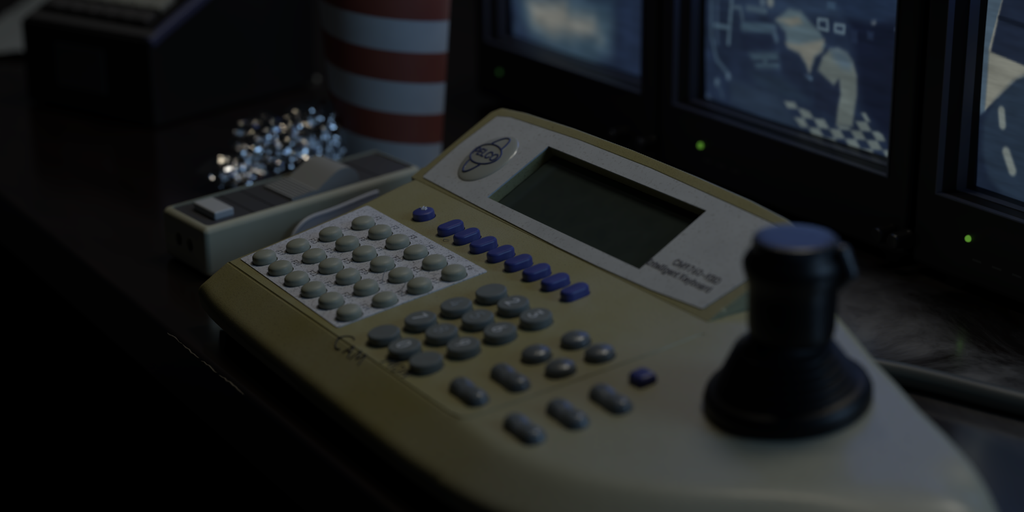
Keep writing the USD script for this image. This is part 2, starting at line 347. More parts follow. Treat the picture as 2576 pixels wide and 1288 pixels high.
# display
obj('display_plate', pan(extrude(LABP.difference(WIN), .045, -.035)), 'label_plate', kb, label='pale grey printed plate round the display')
obj('display_window', pan(box(1.42, 8.62, .52, 2.80, -.40, -.34)), 'lcd_glass', kb, label='blank dark green display behind scratched glass')
def flat_text(s, h, x, y, z=0, bold=False, align=0, d=.012):
    m = meshkit.text_mesh(s, h, d, bold); b = m.bounds
    off = {0: 0, 1: -(b[0][0] + b[1][0]) / 2, 2: -b[1][0]}[align]
    return T(m, (x + off, y, z))
plate = stage.GetPrimAtPath(str(kb.GetPath()) + '/display_plate')
obj('printed_text', pan(flat_text('CM9760-KBD', .19, 11.12, 1.02, .008, True, 2)), 'print_ink', plate)
obj('printed_text', pan(flat_text('Intelligent Keyboard', .19, 11.12, .72, .008, True, 2)), 'print_ink', plate)
# maker's badge: domed oval with globe, orbit and name
bd = []
for k in range(9):
    a = k / 8 * math.pi / 2; bd.append((math.cos(a), 0.11 * math.sin(a)))
bd = [(0, 0), (1, 0)] + bd[1:-1] + [(0, .11)]
badge = obj('badge', pan(T(lathe(bd, 56), (-.2, 1.65, .01), s=(.90, 1.0, 1))), 'badge_face', kb, label='domed oval badge with a blue globe emblem')
def dome_z(p):
    rr = np.clip(((p[:, 0] + .2) / .90) ** 2 + ((p[:, 1] - 1.65) / 1.0) ** 2, 0, 1)
    return .01 + .11 * np.sqrt(1 - rr)
def on_dome(p2, r, closed=False):
    p2 = np.asarray(p2, float); return pan(tube(np.c_[p2, dome_z(p2) + .002], r, 6, closed))
tt = np.linspace(0, 2 * np.pi, 60, endpoint=False)
globe = np.c_[-.32 + .66 * np.cos(tt), 1.70 + .40 * np.sin(tt)]
orbit = np.c_[-.30 + .36 * np.cos(tt) + .1 * np.sin(tt), 1.70 + .80 * np.sin(tt)]
GP = Polygon(globe)
obj('emblem_ring', on_dome(globe, .028, True), 'badge_ink', badge)
outside = ~contains_xy(GP, orbit[:, 0], orbit[:, 1])
for lo, hi in ((0, 30), (30, 60)):
    idx = [i for i in range(lo, hi) if outside[i]]
    obj('orbit_arc', on_dome(orbit[idx], .030), 'badge_ink', badge)
nm = flat_text('PELCO', .27, -.32, 1.57, 0, True, 1, .02); v, f = arr(nm); v[:, 2] += dome_z(v[:, :2]) - .006
obj('emblem_name', pan(trimesh.Trimesh(v, f, process=False)), 'badge_ink', badge)

# function-key sheet
SH = Polygon([(-.70, -.42), (5.36, -.52), (5.40, 3.76), (-1.28, 3.80)]).buffer(-.08).buffer(.08)
holes = unary_union([Point(i, j).buffer(.345, 10) for i, j, _ in KEYH])
sheet = obj('key_sheet', extrude(SH.difference(holes), .03, -.005), 'key_sheet', kb, label='smudged white paper sheet under the cream keys')
for i in range(6):
    for j in range(4):
        n = (3 - j) * 6 + i + 1
        obj('printed_label', flat_text(f'F{n}', .16, i - .14, j + .46, .026, False, 1, .004), 'print_ink' if (n * 7) % 5 < 3 else 'print_faint', sheet)
dome_key = [(0, -.2), (.315, -.2), (.322, .10), (.312, .17), (.28, .215), (.22, .248), (.13, .268), (0, .275)]
rng = np.random.default_rng(3)
for j in (3, 2, 1, 0):
    for i in range(6):
        obj('function_key', T(lathe(dome_key, 32), (i, j, rng.uniform(-.02, .02)), rx=rng.uniform(-.03, .03), ry=rng.uniform(-.03, .03)), 'key_cream', kb, smooth=40)
# soft keys
soft_base = stad(.385, .215)
def soft_mesh():
    layers = [(0, -.2), (0, .16), (.02, .20), (.05, .225)]
    v = []; rings = []
    n = 40
    for off, z in layers:
        L = soft_base.buffer(-off).exterior
        rings.append(np.array([(*L.interpolate(s, normalized=True).coords[0], z) for s in np.linspace(0, 1, n, endpoint=False)]))
    v = np.vstack(rings + [np.array([[0, -.14, .25], [0, .14, .25]])]); f = []
    for k in range(len(layers) - 1):
        for a in range(n):
            p, q = k * n + a, k * n + (a + 1) % n; f += [(p, q, p + n), (q, q + n, p + n)]
    k = (len(layers) - 1) * n; A, B = len(v) - 2, len(v) - 1
    near = [A if v[k + a][1] < 0 else B for a in range(n)]
    for a in range(n):
        p, q = k + a, k + (a + 1) % n; f.append((p, q, near[a]))
        if near[a] != near[(a + 1) % n]: f.append((q, near[(a + 1) % n], near[a]))
    m = trimesh.Trimesh(v, f, process=False); m.fix_normals(); return m
sm = soft_mesh()
for x, y in SOFT: obj('soft_key', T(sm, (x, y, 0), rz=rng.uniform(-.05, .05)), 'key_blue', kb, smooth=25, label=None)
rk = obj('round_key', T(lathe([(0, -.2), (.30, -.2), (.305, .12), (.29, .18), (.22, .215), (0, .235)], 32), (.8, 4.48, 0)), 'key_blue', kb, smooth=40, label='round blue key with a white symbol')
sym = [tube([(-.10, .08, 0), (-.03, 0, 0), (-.12, -.04, 0)], .022, 6), tube([(0, .10, 0), (.05, .02, 0), (0, -.06, 0)], .022, 6), tube([(.10, .06, 0), (.15, -.02, 0), (.06, -.08, 0)], .022, 6)]
obj('key_symbol', T(cat(*sym), (.74, 4.52, .232)), 'digit', rk)
# number pad
pad = ['1', '2', '3', '4', '5', '6', '7', '8', '9', '', '0', '']
worn = {'4', '5', '8'}
num_prof = [(0, -.2), (.375, -.2), (.392, .14), (.385, .20), (.355, .228), (0, .236)]
for (x, y, _), d in zip(NUM, pad):
    k = obj('number_key', T(lathe(num_prof, 36), (x, y, 0)), 'key_grey', kb, smooth=40)
    if d and d != '1':
        obj('key_digit', flat_text(d, .34, x, y - .17, .231, False, 1, .012), 'digit_worn' if d in worn else 'digit', k)
for x, y in SMALL:
    obj('round_key', T(lathe([(0, -.2), (.34, -.2), (.345, .10), (.33, .15), (.27, .20), (.15, .235), (0, .245)], 32), (x, y, 0)), 'key_shine', kb, smooth=40)
def bean(a, b, h):
    s = stad(a, b); n = 48; rings = []
    for t in np.linspace(0, 1, 9):
        off = b * .85 * (1 - math.cos(t * math.pi / 2)); z = h * math.sin(t * math.pi / 2)
        L = s.buffer(-off).exterior
        rings.append(np.array([(L.interpolate(q, normalized=True).coords[0][1], -L.interpolate(q, normalized=True).coords[0][0], z) for q in np.linspace(0, 1, n, endpoint=False)]))
    rings.insert(0, rings[0] - [0, 0, .3])
    v = np.vstack(rings + [[[0, 0, h]]]); f = []
    # a saddle across the middle, as thumb keys have
    v[:, 2] -= np.where(v[:, 2] > 0, .05 * np.exp(-(v[:, 0] / .16) ** 2) * v[:, 2] / h, 0)
    for k in range(len(rings) - 1):
        for q in range(n):
            p, r = k * n + q, k * n + (q + 1) % n; f += [(p, r, p + n), (r, r + n, p + n)]
    k = (len(rings) - 1) * n
    for q in range(n): f.append((k + q, k + (q + 1) % n, len(v) - 1))
    m = trimesh.Trimesh(v, f, process=False); m.fix_normals(); return m
bm = bean(.68, .27, .24)
for x, y in OVAL: obj('oval_key', T(bm, (x, y, 0), rz=-.06), 'key_shine', kb, smooth=40)
obj('square_key', rbox(12.86, 13.42, 2.80, 3.28, -.15, .22, .12), 'key_blue', kb, smooth=40, label='small dark blue key beside the joystick')
# handwriting
def stroke(pts, r=.021, z=.006): p = np.array(pts, float); return tube(np.c_[p, np.full(len(p), z) - np.maximum(0, -.73 - p[:, 1]) * .55], r, 6)
def hand(strokes, ox, oy, s, sx=1.0):
    strokes = [[(x * sx, y) for x, y in q] for q in strokes]
    return cat(*[stroke(smooth_path(np.array(q) * s + [ox, oy], 4) if len(q) > 2 else np.array(q) * s + [ox, oy]) for q in strokes])
cam_s = [[(.42, .92), (.2, 1.0), (0, .75), (-.05, .4), (.12, .1), (.4, .12)], [(.62, .05), (.78, .6)], [(.78, .6), (.98, 0)], [(.66, .25), (.92, .28)], [(1.12, 0), (1.22, .62)], [(1.22, .62), (1.36, .15)], [(1.36, .15), (1.55, .6)], [(1.55, .6), (1.62, .02)]]
obj('marker_writing', hand(cam_s, 5.92, -.98, .48, 1.75), 'marker_ink', kb, label='handwritten CAM in black marker')
mon_s = [[(0, 0), (.1, .8)], [(.1, .8), (.3, .2)], [(.3, .2), (.5, .8)], [(.5, .8), (.55, 0)], [(.9, .6), (.72, .3), (.9, 0), (1.1, .3), (.9, .6)], [(1.3, 0), (1.36, .6)], [(1.36, .6), (1.62, .02)], [(1.62, .02), (1.7, .62)]]
obj('marker_writing', hand(mon_s, 7.86, -.66, .50, 1.3), 'marker_worn', kb, label='rubbed handwritten MON in marker')
# lint and hairs caught on the keys
for pts in ([(4.33, 2.62, .05), (4.40, 2.74, .12), (4.52, 2.80, .10)], [(3.75, 1.78, .30), (3.82, 1.62, .20), (3.88, 1.52, .05)], [(4.85, 1.72, .28), (4.78, 1.6, .1), (4.7, 1.5, .04)], [(4.72, 1.66, .05), (4.95, 1.5, .06)], [(2.6, 4.1, .02), (2.72, 4.02, .05), (2.85, 4.1, .03)], [(2.75, -.28, .05), (2.8, -.2, .12)]):
    obj('lint', tube(smooth_path(pts, 5) if len(pts) > 2 else pts, .009, 5), 'digit_worn', kb)
# joystick: boot on the deck, grip leaning with the world's upright
JB = (16.0, 4.7, -.06)
boot_prof = [(0, -.15), (1.72, -.15), (1.75, .05), (1.76, .22), (1.70, .36), (1.6, .44), (1.46, .46), (1.44, .46)]
zz, rr = .46, 1.46
for k in range(5):
    boot_prof += [(rr, zz + .02), (rr + .02, zz + .07), (rr - .02, zz + .12), (rr - .12, zz + .16)]; zz += .18; rr -= .105
boot_prof += [(.78, zz + .08), (.72, zz + .2), (0, zz + .2)]
stick = obj('joystick', T(lathe(boot_prof, 72), JB), 'rubber', kb, smooth=35, label='black joystick with a ribbed rubber boot')
grip = [(0, 1.36), (.76, 1.36), (.86, 1.46), (.90, 1.65), (.915, 2.0), (.92, 2.35), (.93, 2.55), (1.0, 2.75), (1.05, 2.92), (1.05, 3.06), (.98, 3.20), (.87, 3.32), (.86, 3.36), (0, 3.36)]
obj('grip', T(T(lathe(grip, 48), rx=-TILT), JB), 'rubber', stick, smooth=35)
capm = [(0, 3.30), (.86, 3.30), (.875, 3.44), (.86, 3.54), (.80, 3.585), (.55, 3.60), (0, 3.58)]
obj('grip_cap', T(T(lathe(capm, 48), rx=-TILT), JB), 'stick_cap', stick, smooth=35)
nub = manifold3d.Manifold.batch_hull([manifold3d.Manifold.sphere(r, 20).translate(p) for p, r in (((.84, .50, 3.36), .20), ((1.06, .56, 2.98), .15), ((.86, .46, 2.72), .13))])
obj('thumb_button', T(T(nub, rx=-TILT), JB), 'stick_cap', stick, smooth=40)

# ------------------------------------------------------------------ desk unit at the left (a beige talk unit with lever and button)
un = thing('talk_unit', 'long beige desk talk unit with dark inset top, button and humped lever', 'intercom', np.array([-4.46, 0.10, 0]) * U, rotz=105.8)
SHR = 0.2
def sh(m): v, f = arr(m); v = v.copy(); v[:, 0] += SHR * v[:, 1]; return trimesh.Trimesh(v, f, process=False)
L_, W_, H_ = 8.8, 2.79, 1.57
rr_ = lambda x0, y0, x1, y1, r: sbox(x0 + r, y0 + r, x1 - r, y1 - r).buffer(r, 8)
shell = man(sh(rbox(0, L_, 0, W_, 0.06, H_, .2, 4))) - man(sh(extrude(rr_(.22, .2, L_ - .18, W_ - .2, .2), 1, H_ - .07)))
ports = [sh(T(trimesh.creation.cylinder(.2, .6, sections=24), (0, y, .84), ry=math.pi / 2, s=(1, 1, 1))) for y in (1.02, 1.72)]
ports = [T(p, s=(1, 1, 1)) for p in ports]
for p in ports: shell = shell - man(p)
obj('housing', shell, 'unit_shell', un, smooth=35)
obj('inset_panel', sh(extrude(rr_(.25, .23, L_ - .21, W_ - .23, .18), .05, H_ - .10)), 'unit_panel', un, label='dark textured inset panel')
for x in (2.05, 2.85, 7.15):
    obj('panel_groove', sh(box(x - .03, x + .03, .3, W_ - .3, H_ - .06, H_ - .044)), 'hole_black', un)
for y in (1.02, 1.72):
    obj('port_hole', sh(T(trimesh.creation.cylinder(.19, .1, sections=24), (.26, y, .84), ry=math.pi / 2)), 'hole_black', un)
obj('push_button', sh(rbox(.72, 1.45, .58, 1.95, H_ - .06, H_ + .2, .06)), 'unit_button', un, smooth=35, label='white square push button')
# lever: ribbed foot rising into a hump
prof = [(3.55, 0)]
for k in range(7):
    x = 3.58 + k * .14; prof += [(x, .10 + .01 * k), (x + .09, .10 + .01 * k), (x + .10, .06 + .01 * k), (x + .14, .06 + .01 * k)]
prof += [(4.7, .20), (5.0, .36), (5.3, .52), (5.55, .60), (5.8, .60), (6.0, .54), (6.18, .42), (6.30, .24), (6.36, 0)]
lev = extrude(Polygon([(x, z) for x, z in prof]), 1.75); v, f = arr(lev); lev = trimesh.Trimesh(np.c_[v[:, 0], v[:, 2] + .38, v[:, 1] + H_ - .06], f[:, ::-1], process=False)
obj('talk_lever', sh(lev), 'unit_lever', un, smooth=25, label='grey humped lever with a ribbed foot')
for x, y in ((1, .5), (1, 2.3), (8, .5), (8, 2.3)): obj('foot', sh(T(lathe([(0, 0), (.2, 0), (.2, .08), (0, .08)], 16), (x, y, 0))), 'rubber', un)

# clear plastic tab standing between unit and controller
tb = thing('plastic_tab', 'translucent grey plastic tab wedged between talk unit and controller', 'card', np.array([-4.75, 3.0, 0]) * U, rotz=104)
tp = smooth_path([(0, 0), (.15, .95), (.5, 1.15), (1.3, 1.24), (2.4, 1.34), (3.4, 1.42)], 5)
pol = Polygon(np.vstack([tp, [(3.5, 0)]]))
tm = extrude(pol, .06); v, f = arr(tm); obj('sheet', trimesh.Trimesh(np.c_[v[:, 0], v[:, 2], v[:, 1]], f[:, ::-1], process=False), 'clear_tab', tb)
obj('lip', tube(np.c_[tp[:, 0], np.full(len(tp), .03), tp[:, 1]], .055, 8), 'clear_tab', tb)

# ------------------------------------------------------------------ cup
cx, cy = -12.28, 10.2
cup = thing('drink_cup', 'tall white paper drink cup with a winding rust red stripe', 'cup', np.array([cx, cy, 0]) * U)
rad = lambda z: 1.79 + (z) * 0.0755
hz = 11.2
lev_ = [0, .15] + [z - ZD for z in (-1.07 , -.06, 1.07, 2.09, 3.27, 4.2, 5.3, 6.3, 7.4)] + [hz]
obj('cup_wall', lathe([(0, .12), (rad(0) - .1, .12), (rad(0) - .1, 0), (rad(0), 0)] + [(rad(z), z) for z in np.linspace(.2, hz, 24)] + [(rad(hz) - .06, hz), (rad(.3) - .06, .3), (0, .3)], 96), 'cup_paper', cup, smooth=40)
PIT = 2.16; ph = np.radians(-27.3)                             # one red band winds up the cup
zc0 = (2.77 + 1.69) / 2 - ZD
k = np.arange(-420, 421); phi = ph + k * 2 * np.pi / 96; zc = zc0 - PIT * (phi - ph) / (2 * np.pi)
hb = .535; ok = (zc + hb > .05) & (zc - hb < hz - .1); phi, zc = phi[ok], zc[ok]
lo, hi = np.clip(zc - hb, .05, hz - .1), np.clip(zc + hb, .05, hz - .1)
rings = [np.c_[(rad(z) + o) * np.cos(phi), (rad(z) + o) * np.sin(phi), z] for z, o in ((lo, -.01), (lo, .006), (hi, .006), (hi, -.01))]
V = np.stack(rings, 1).reshape(-1, 3); n_ = len(phi); F = []
for a in range(n_ - 1):
    for q in range(4):
        p0, p1 = a * 4 + q, a * 4 + (q + 1) % 4; F += [(p0, p0 + 4, p1), (p1, p0 + 4, p1 + 4)]
F += [(0, 1, 2), (0, 2, 3), (n_ * 4 - 4, n_ * 4 - 2, n_ * 4 - 3), (n_ * 4 - 4, n_ * 4 - 1, n_ * 4 - 2)]
band = trimesh.Trimesh(V, F, process=False); band.fix_normals()
obj('red_band', band, 'cup_red', cup, smooth=40, label='rust red band winding round the cup')
obj('rim', T(tube(np.c_[rad(hz) * np.cos(tt), rad(hz) * np.sin(tt), np.full(60, hz)], .09, 8, True)), 'cup_paper', cup)

# ------------------------------------------------------------------ crumpled foil
def crumple(seed, size, n=5, cells=170, tilt=.55, lump=.35):
    """A ball of foil: many flat facets, each tilted its own way, over a lumpy form."""
    r = np.random.default_rng(seed); m = trimesh.creation.icosphere(n); v = m.vertices
    sd = r.normal(size=(cells, 3)); sd /= np.linalg.norm(sd, axis=1)[:, None]
    dist, ix = cKDTree(sd).query(v, k=3)
    g = r.normal(0, tilt, (cells, 3)); off = r.normal(0, .05, cells)
    h = np.stack([off[ix[:, q]] + ((v - sd[ix[:, q]]) * g[ix[:, q]]).sum(1) for q in range(3)], 1)
    w = 1 / (dist + 1e-4) ** 6; w /= w.sum(1)[:, None]
    low = meshkit.fbm(v * 1.4 + seed * 5.1, 3, seed) - .5
    return trimesh.Trimesh(v * (1 + lump * low * 2 + (h * w).sum(1))[:, None] * np.asarray(size), m.faces, process=False)
fo = thing('crumpled_foil', 'crumpled silver foil wrapper lying between talk unit and striped cup', 'foil', np.array([-13.2, 6.0, 0]) * U)
fmm = cat(T(crumple(1, (1.3, 1.3, 1.2)), (0, 1.95, 1.2)), T(crumple(2, (1.25, 1.4, 1.1)), (.1, .2, 1.1)), T(crumple(3, (.85, 1.1, .48)), (.25, -1.25, .58)))
fmm.vertices[:, 2] = np.maximum(fmm.vertices[:, 2], .02)
obj('wrapper', fmm, 'foil', fo, smooth=False)
obj('torn_flap', T(crumple(5, (.35, .6, .06), 4, 40, .3, .3), (-.2, -1.95, .8), rx=.35), 'foil', fo, smooth=False)
for k, (x, y, z, s) in enumerate(((.85, -.75, .5, .14), (.75, -1.6, .3, .12))):
    obj('food_scrap', T(crumple(20 + k, (s, s * 1.3, s), 3, 20, .3), (x, y, z)), 'scrap_brown', fo, label='reddish brown scrap')

# ------------------------------------------------------------------ monitors
PICTURES = {1:[('p',(40,58,74),0.9,[(0.94,2.39),(7.74,3.45),(7.52,1.54),(6.24,0.86),(4.63,0.71),(2.1,1.18)]),('p',(62,80,92),1.3,[(1.53,2.63),(5.16,3.2),(7.5,2.55),(7.26,1.56),(5.44,1.16),(3.24,1.14),(1.81,1.44)]),('p',(108,109,104),0.85,[(1.96,2.47),(4.62,2.84),(4.89,2.44),(6.48,2.55),(6.87,1.86),(5.7,1.53),(4.62,1.77),(3.66,1.48),(2.25,1.7)]),('p',(46,64,78),0.8,[(5.17,1.63),(6.74,1.98),(6.5,1.05),(5.44,0.86)]),('l',(62,82,98),0.22,[(0.4,2.07),(0.51,1.22)]),('l',(36,50,68),0.3,[(1.23,2.12),(0.93,1.13)])],2:[('p',(36,50,70),0.4,[(1.9,4.49),(9.67,5.71),(9.7,5.36),(6.42,4.65),(4.53,4.46),(2.55,4.07)]),('p',(16,22,38),0.5,[(7.67,4.91),(9.81,5.03),(9.98,1.12),(8.41,2.25),(8.12,3.66)]),('p',(34,46,62),0.4,[(2.03,1.86),(4.49,1.89),(5.73,0.92),(4.75,0.83),(2.07,1.06)]),('l',(50,66,82),0.16,[(0.95,4.34),(0.96,3.14),(1.25,2.39),(1.92,2.0)]),('l',(44,58,76),0.16,[(1.27,4.39),(1.29,2.93)]),('l',(64,82,96),0.15,[(2.07,4.52),(1.93,3.05)]),('l',(60,78,92),0.14,[(1.16,3.52),(1.99,3.58)]),('l',(58,74,88),0.12,[(2.12,4.29),(2.57,4.34),(2.67,3.96)]),('l',(52,70,84),0.3,[(2.73,3.74),(4.27,3.95)]),('l',(52,68,84),0.22,[(4.27,3.95),(4.43,3.62)]),('p',(50,67,80),0.25,[(3.02,2.95),(4.51,3.25),(4.64,2.73),(3.45,2.51)]),('l',(28,38,54),0.12,[(3.13,2.67),(3.74,2.78)]),('l',(28,38,54),0.12,[(4.04,2.84),(4.53,2.93)]),('d',(70,88,104),0.12,[(1.92,1.94)]),('d',(70,88,104),0.13,[(1.29,1.6)]),('d',(48,62,84),0.18,[(0.75,0.91)]),('l',(40,54,70),0.14,[(1.36,1.53),(1.59,1.17)]),('p',(70,86,94),0.2,[(4.35,4.22),(5.0,4.7),(5.57,4.72),(6.06,4.43),(6.48,4.25),(6.77,3.88),(6.67,3.67),(6.32,3.45),(6.07,2.88),(5.89,3.12),(5.6,3.38),(4.98,3.49),(4.87,3.95)]),('p',(98,100,94),0.2,[(4.44,4.28),(5.49,4.53),(5.69,4.36),(5.13,4.17)]),('p',(104,106,100),0.2,[(4.9,3.6),(5.55,3.66),(6.69,4.01),(6.6,3.63),(6.28,3.42),(6.06,2.88),(5.89,3.15),(5.56,3.41),(5.06,3.48)]),('l',(60,78,96),0.14,[(5.84,2.73),(6.14,2.69)]),('p',(84,93,92),0.16,[(6.46,3.01),(6.65,3.47),(6.97,3.76),(7.34,3.85),(7.71,3.79),(8.0,3.55),(8.19,3.17),(8.22,2.59),(8.1,1.93),(8.04,1.54),(7.33,1.43),(7.35,1.99),(7.5,2.49),(7.42,2.9),(7.21,2.66),(6.92,2.8)]),('p',(70,86,98),0.3,[(6.97,3.75),(7.34,3.84),(7.71,3.78),(7.97,3.55),(7.87,3.28),(7.5,3.29),(7.18,3.48)]),('p',(24,31,47),0.2,[(6.34,2.86),(6.56,2.86),(7.18,2.64),(7.38,2.85),(7.46,2.44),(7.31,1.68),(6.32,1.77)]),('l',(76,92,104),0.1,[(6.4,4.61),(6.81,4.64),(6.84,4.33),(6.42,4.34),(6.4,4.61)]),('l',(76,92,104),0.1,[(7.16,4.57),(7.56,4.59),(7.55,4.36),(7.18,4.36),(7.16,4.57)]),('p',(48,66,86),0.12,[(6.77,5.21),(7.14,5.25),(7.13,5.0),(6.76,4.98)]),('p',(48,66,86),0.12,[(7.42,5.21),(7.85,5.22),(7.8,4.97),(7.44,4.97)]),('p',(28,38,58),0.12,[(7.84,4.52),(8.14,4.53),(8.17,4.16),(7.87,4.15)]),('p',(28,38,58),0.12,[(8.55,4.6),(8.82,4.6),(8.81,4.36),(8.57,4.36)]),('d',(120,126,126),0.11,[(8.78,4.94)]),('d',(70,84,106),0.08,[(9.74,4.84)]),('p',(22,30,47),0.3,[(2.47,3.47),(4.18,3.7),(4.45,3.3),(2.81,2.97)]),('p',(24,32,48),0.3,[(4.69,3.41),(5.58,3.19),(6.0,2.64),(6.12,2.15),(4.75,2.52)]),('p',(30,42,57),0.35,[(3.05,2.33),(4.65,2.5),(5.84,2.1),(6.14,1.88),(4.99,1.8),(3.48,1.95)]),('d',(96,104,104),0.16,[(4.08,4.77)]),('d',(70,86,100),0.14,[(3.69,4.71)]),('l',(56,72,86),0.2,[(2.94,4.39),(3.84,4.44)]),('p',(28,40,60),0.3,[(6.71,5.73),(9.63,6.17),(9.71,5.25),(8.72,4.85),(7.49,4.88)]),('p',(88,98,98),0.09,[(5.04,1.51),(5.54,1.6),(5.37,1.77),(4.86,1.7)]),('p',(88,98,98),0.09,[(6.05,1.09),(5.8,1.34),(5.35,1.27),(5.41,1.23),(5.68,1.03)]),('p',(88,98,98),0.09,[(5.54,1.6),(5.8,1.34),(6.29,1.43),(6.1,1.61),(5.84,1.63),(5.8,1.64)]),('p',(88,98,98),0.09,[(6.78,0.93),(6.53,1.18),(6.05,1.09),(6.28,0.85),(6.35,0.85)]),('p',(88,98,98),0.09,[(6.53,1.18),(7.02,1.26),(6.77,1.51),(6.29,1.43)]),('p',(88,98,98),0.09,[(7.26,1.01),(6.78,0.93),(6.88,0.83),(7.38,0.81),(7.46,0.81)]),('p',(88,98,98),0.09,[(7.26,1.01),(7.73,1.1),(7.49,1.34),(7.02,1.26)]),('p',(88,98,98),0.09,[(7.49,1.34),(7.96,1.42),(7.87,1.51),(7.38,1.45)]),('p',(88,98,98),0.09,[(7.97,0.85),(8.43,0.94),(8.19,1.18),(7.73,1.1)]),('p',(88,98,98),0.09,[(8.19,1.18),(8.65,1.26),(8.42,1.5),(7.96,1.42)]),('p',(88,98,98),0.09,[(8.89,1.02),(8.43,0.94),(8.52,0.84),(8.97,0.85),(9.04,0.86)]),('p',(88,98,98),0.09,[(8.42,1.5),(8.87,1.58),(8.64,1.83),(8.18,1.75)]),('p',(88,98,98),0.09,[(8.89,1.02),(9.34,1.1),(9.1,1.34),(8.65,1.26)]),('p',(88,98,98),0.09,[(8.49,2.08),(8.42,2.05),(8.64,1.83),(8.82,1.86),(8.59,2.1)]),('p',(88,98,98),0.09,[(8.87,1.58),(9.1,1.34),(9.46,1.4),(9.33,1.57),(9.15,1.63)]),('p',(88,98,98),0.09,[(9.34,1.1),(9.53,0.9),(9.83,0.93),(9.65,1.16)])],3:[('p',(64,80,94),0.12,[(0.14,6.85),(1.44,7.04),(0.85,4.87),(0.84,3.18),(0.64,3.03),(0.36,3.99)]),('l',(40,52,70),0.12,[(0.23,6.86),(0.33,4.89),(0.51,3.45)]),('l',(112,114,108),0.14,[(1.29,6.69),(0.87,4.93)]),('p',(112,114,106),0.1,[(0.82,4.88),(2.41,4.7),(2.43,4.5),(1.95,4.27),(1.15,3.5),(0.81,3.2),(0.83,4.19)]),('p',(26,34,50),0.1,[(1.25,6.79),(3.02,6.64),(3.25,4.66),(0.89,4.88)]),('l',(16,22,34),0.14,[(1.13,5.85),(2.43,5.75)]),('p',(33,45,60),0.25,[(3.07,5.06),(2.29,4.5),(1.83,4.21),(1.15,3.5),(0.79,2.83),(0.78,2.02),(1.08,1.29),(1.64,0.96),(2.63,0.87),(4.38,0.88),(4.83,3.81)]),('l',(104,112,110),0.26,[(1.45,3.31),(1.52,2.93)]),('l',(104,112,110),0.3,[(1.72,2.19),(1.98,1.73)])]}
def picture(k, P):
    """Display colours of monitor k's picture at the points P (x, z) of its screen."""
    rng = np.random.default_rng(k)
    bg = {1: (27, 37, 56), 2: (27, 37, 55), 3: (24, 33, 49)}[k]
    col = np.tile(np.array(bg, float), (len(P), 1))
    n = meshkit.fbm(np.c_[P * 1.3, np.full(len(P), k * 3.1)], 4, k)[:, None]
    col *= .75 + .5 * n
    streak = (.86 + .28 * meshkit.fbm(np.c_[P * [1.1, 7.0], np.full(len(P), 9 + k)], 3, k + 4))[:, None]
    for kind, c, w, pts in PICTURES[k]:
        if kind == 'p':
            g = Polygon(pts).buffer(0); ins = contains_xy(g, P[:, 0], P[:, 1])
            near = np.where((P[:, 0] > g.bounds[0] - w) & (P[:, 0] < g.bounds[2] + w) & (P[:, 1] > g.bounds[1] - w) & (P[:, 1] < g.bounds[3] + w))[0]
            d = np.full(len(P), 9.0)
            lp = densify(np.array(g.exterior.coords) if g.geom_type == 'Polygon' else np.array(max(g.geoms, key=lambda q: q.area).exterior.coords))
            if len(near): d[near] = cKDTree(lp).query(P[near])[0]
            s = smoothstep(.5 + np.where(ins, d, -d) / w / 1.2)
        else:
            lp = densify(np.array(pts)) if len(pts) > 1 else np.array(pts)
            d = cKDTree(lp).query(P)[0]
            s = smoothstep(1.25 - d / (w if kind == 'd' else w / 2) * .75) if kind == 'd' else smoothstep(1.5 - d / (w / 2))
        tone = (.9 + .2 * n) if kind == 'p' else 1
        col = col * (1 - s[:, None]) + s[:, None] * np.array(c, float) * tone
    return col * streak
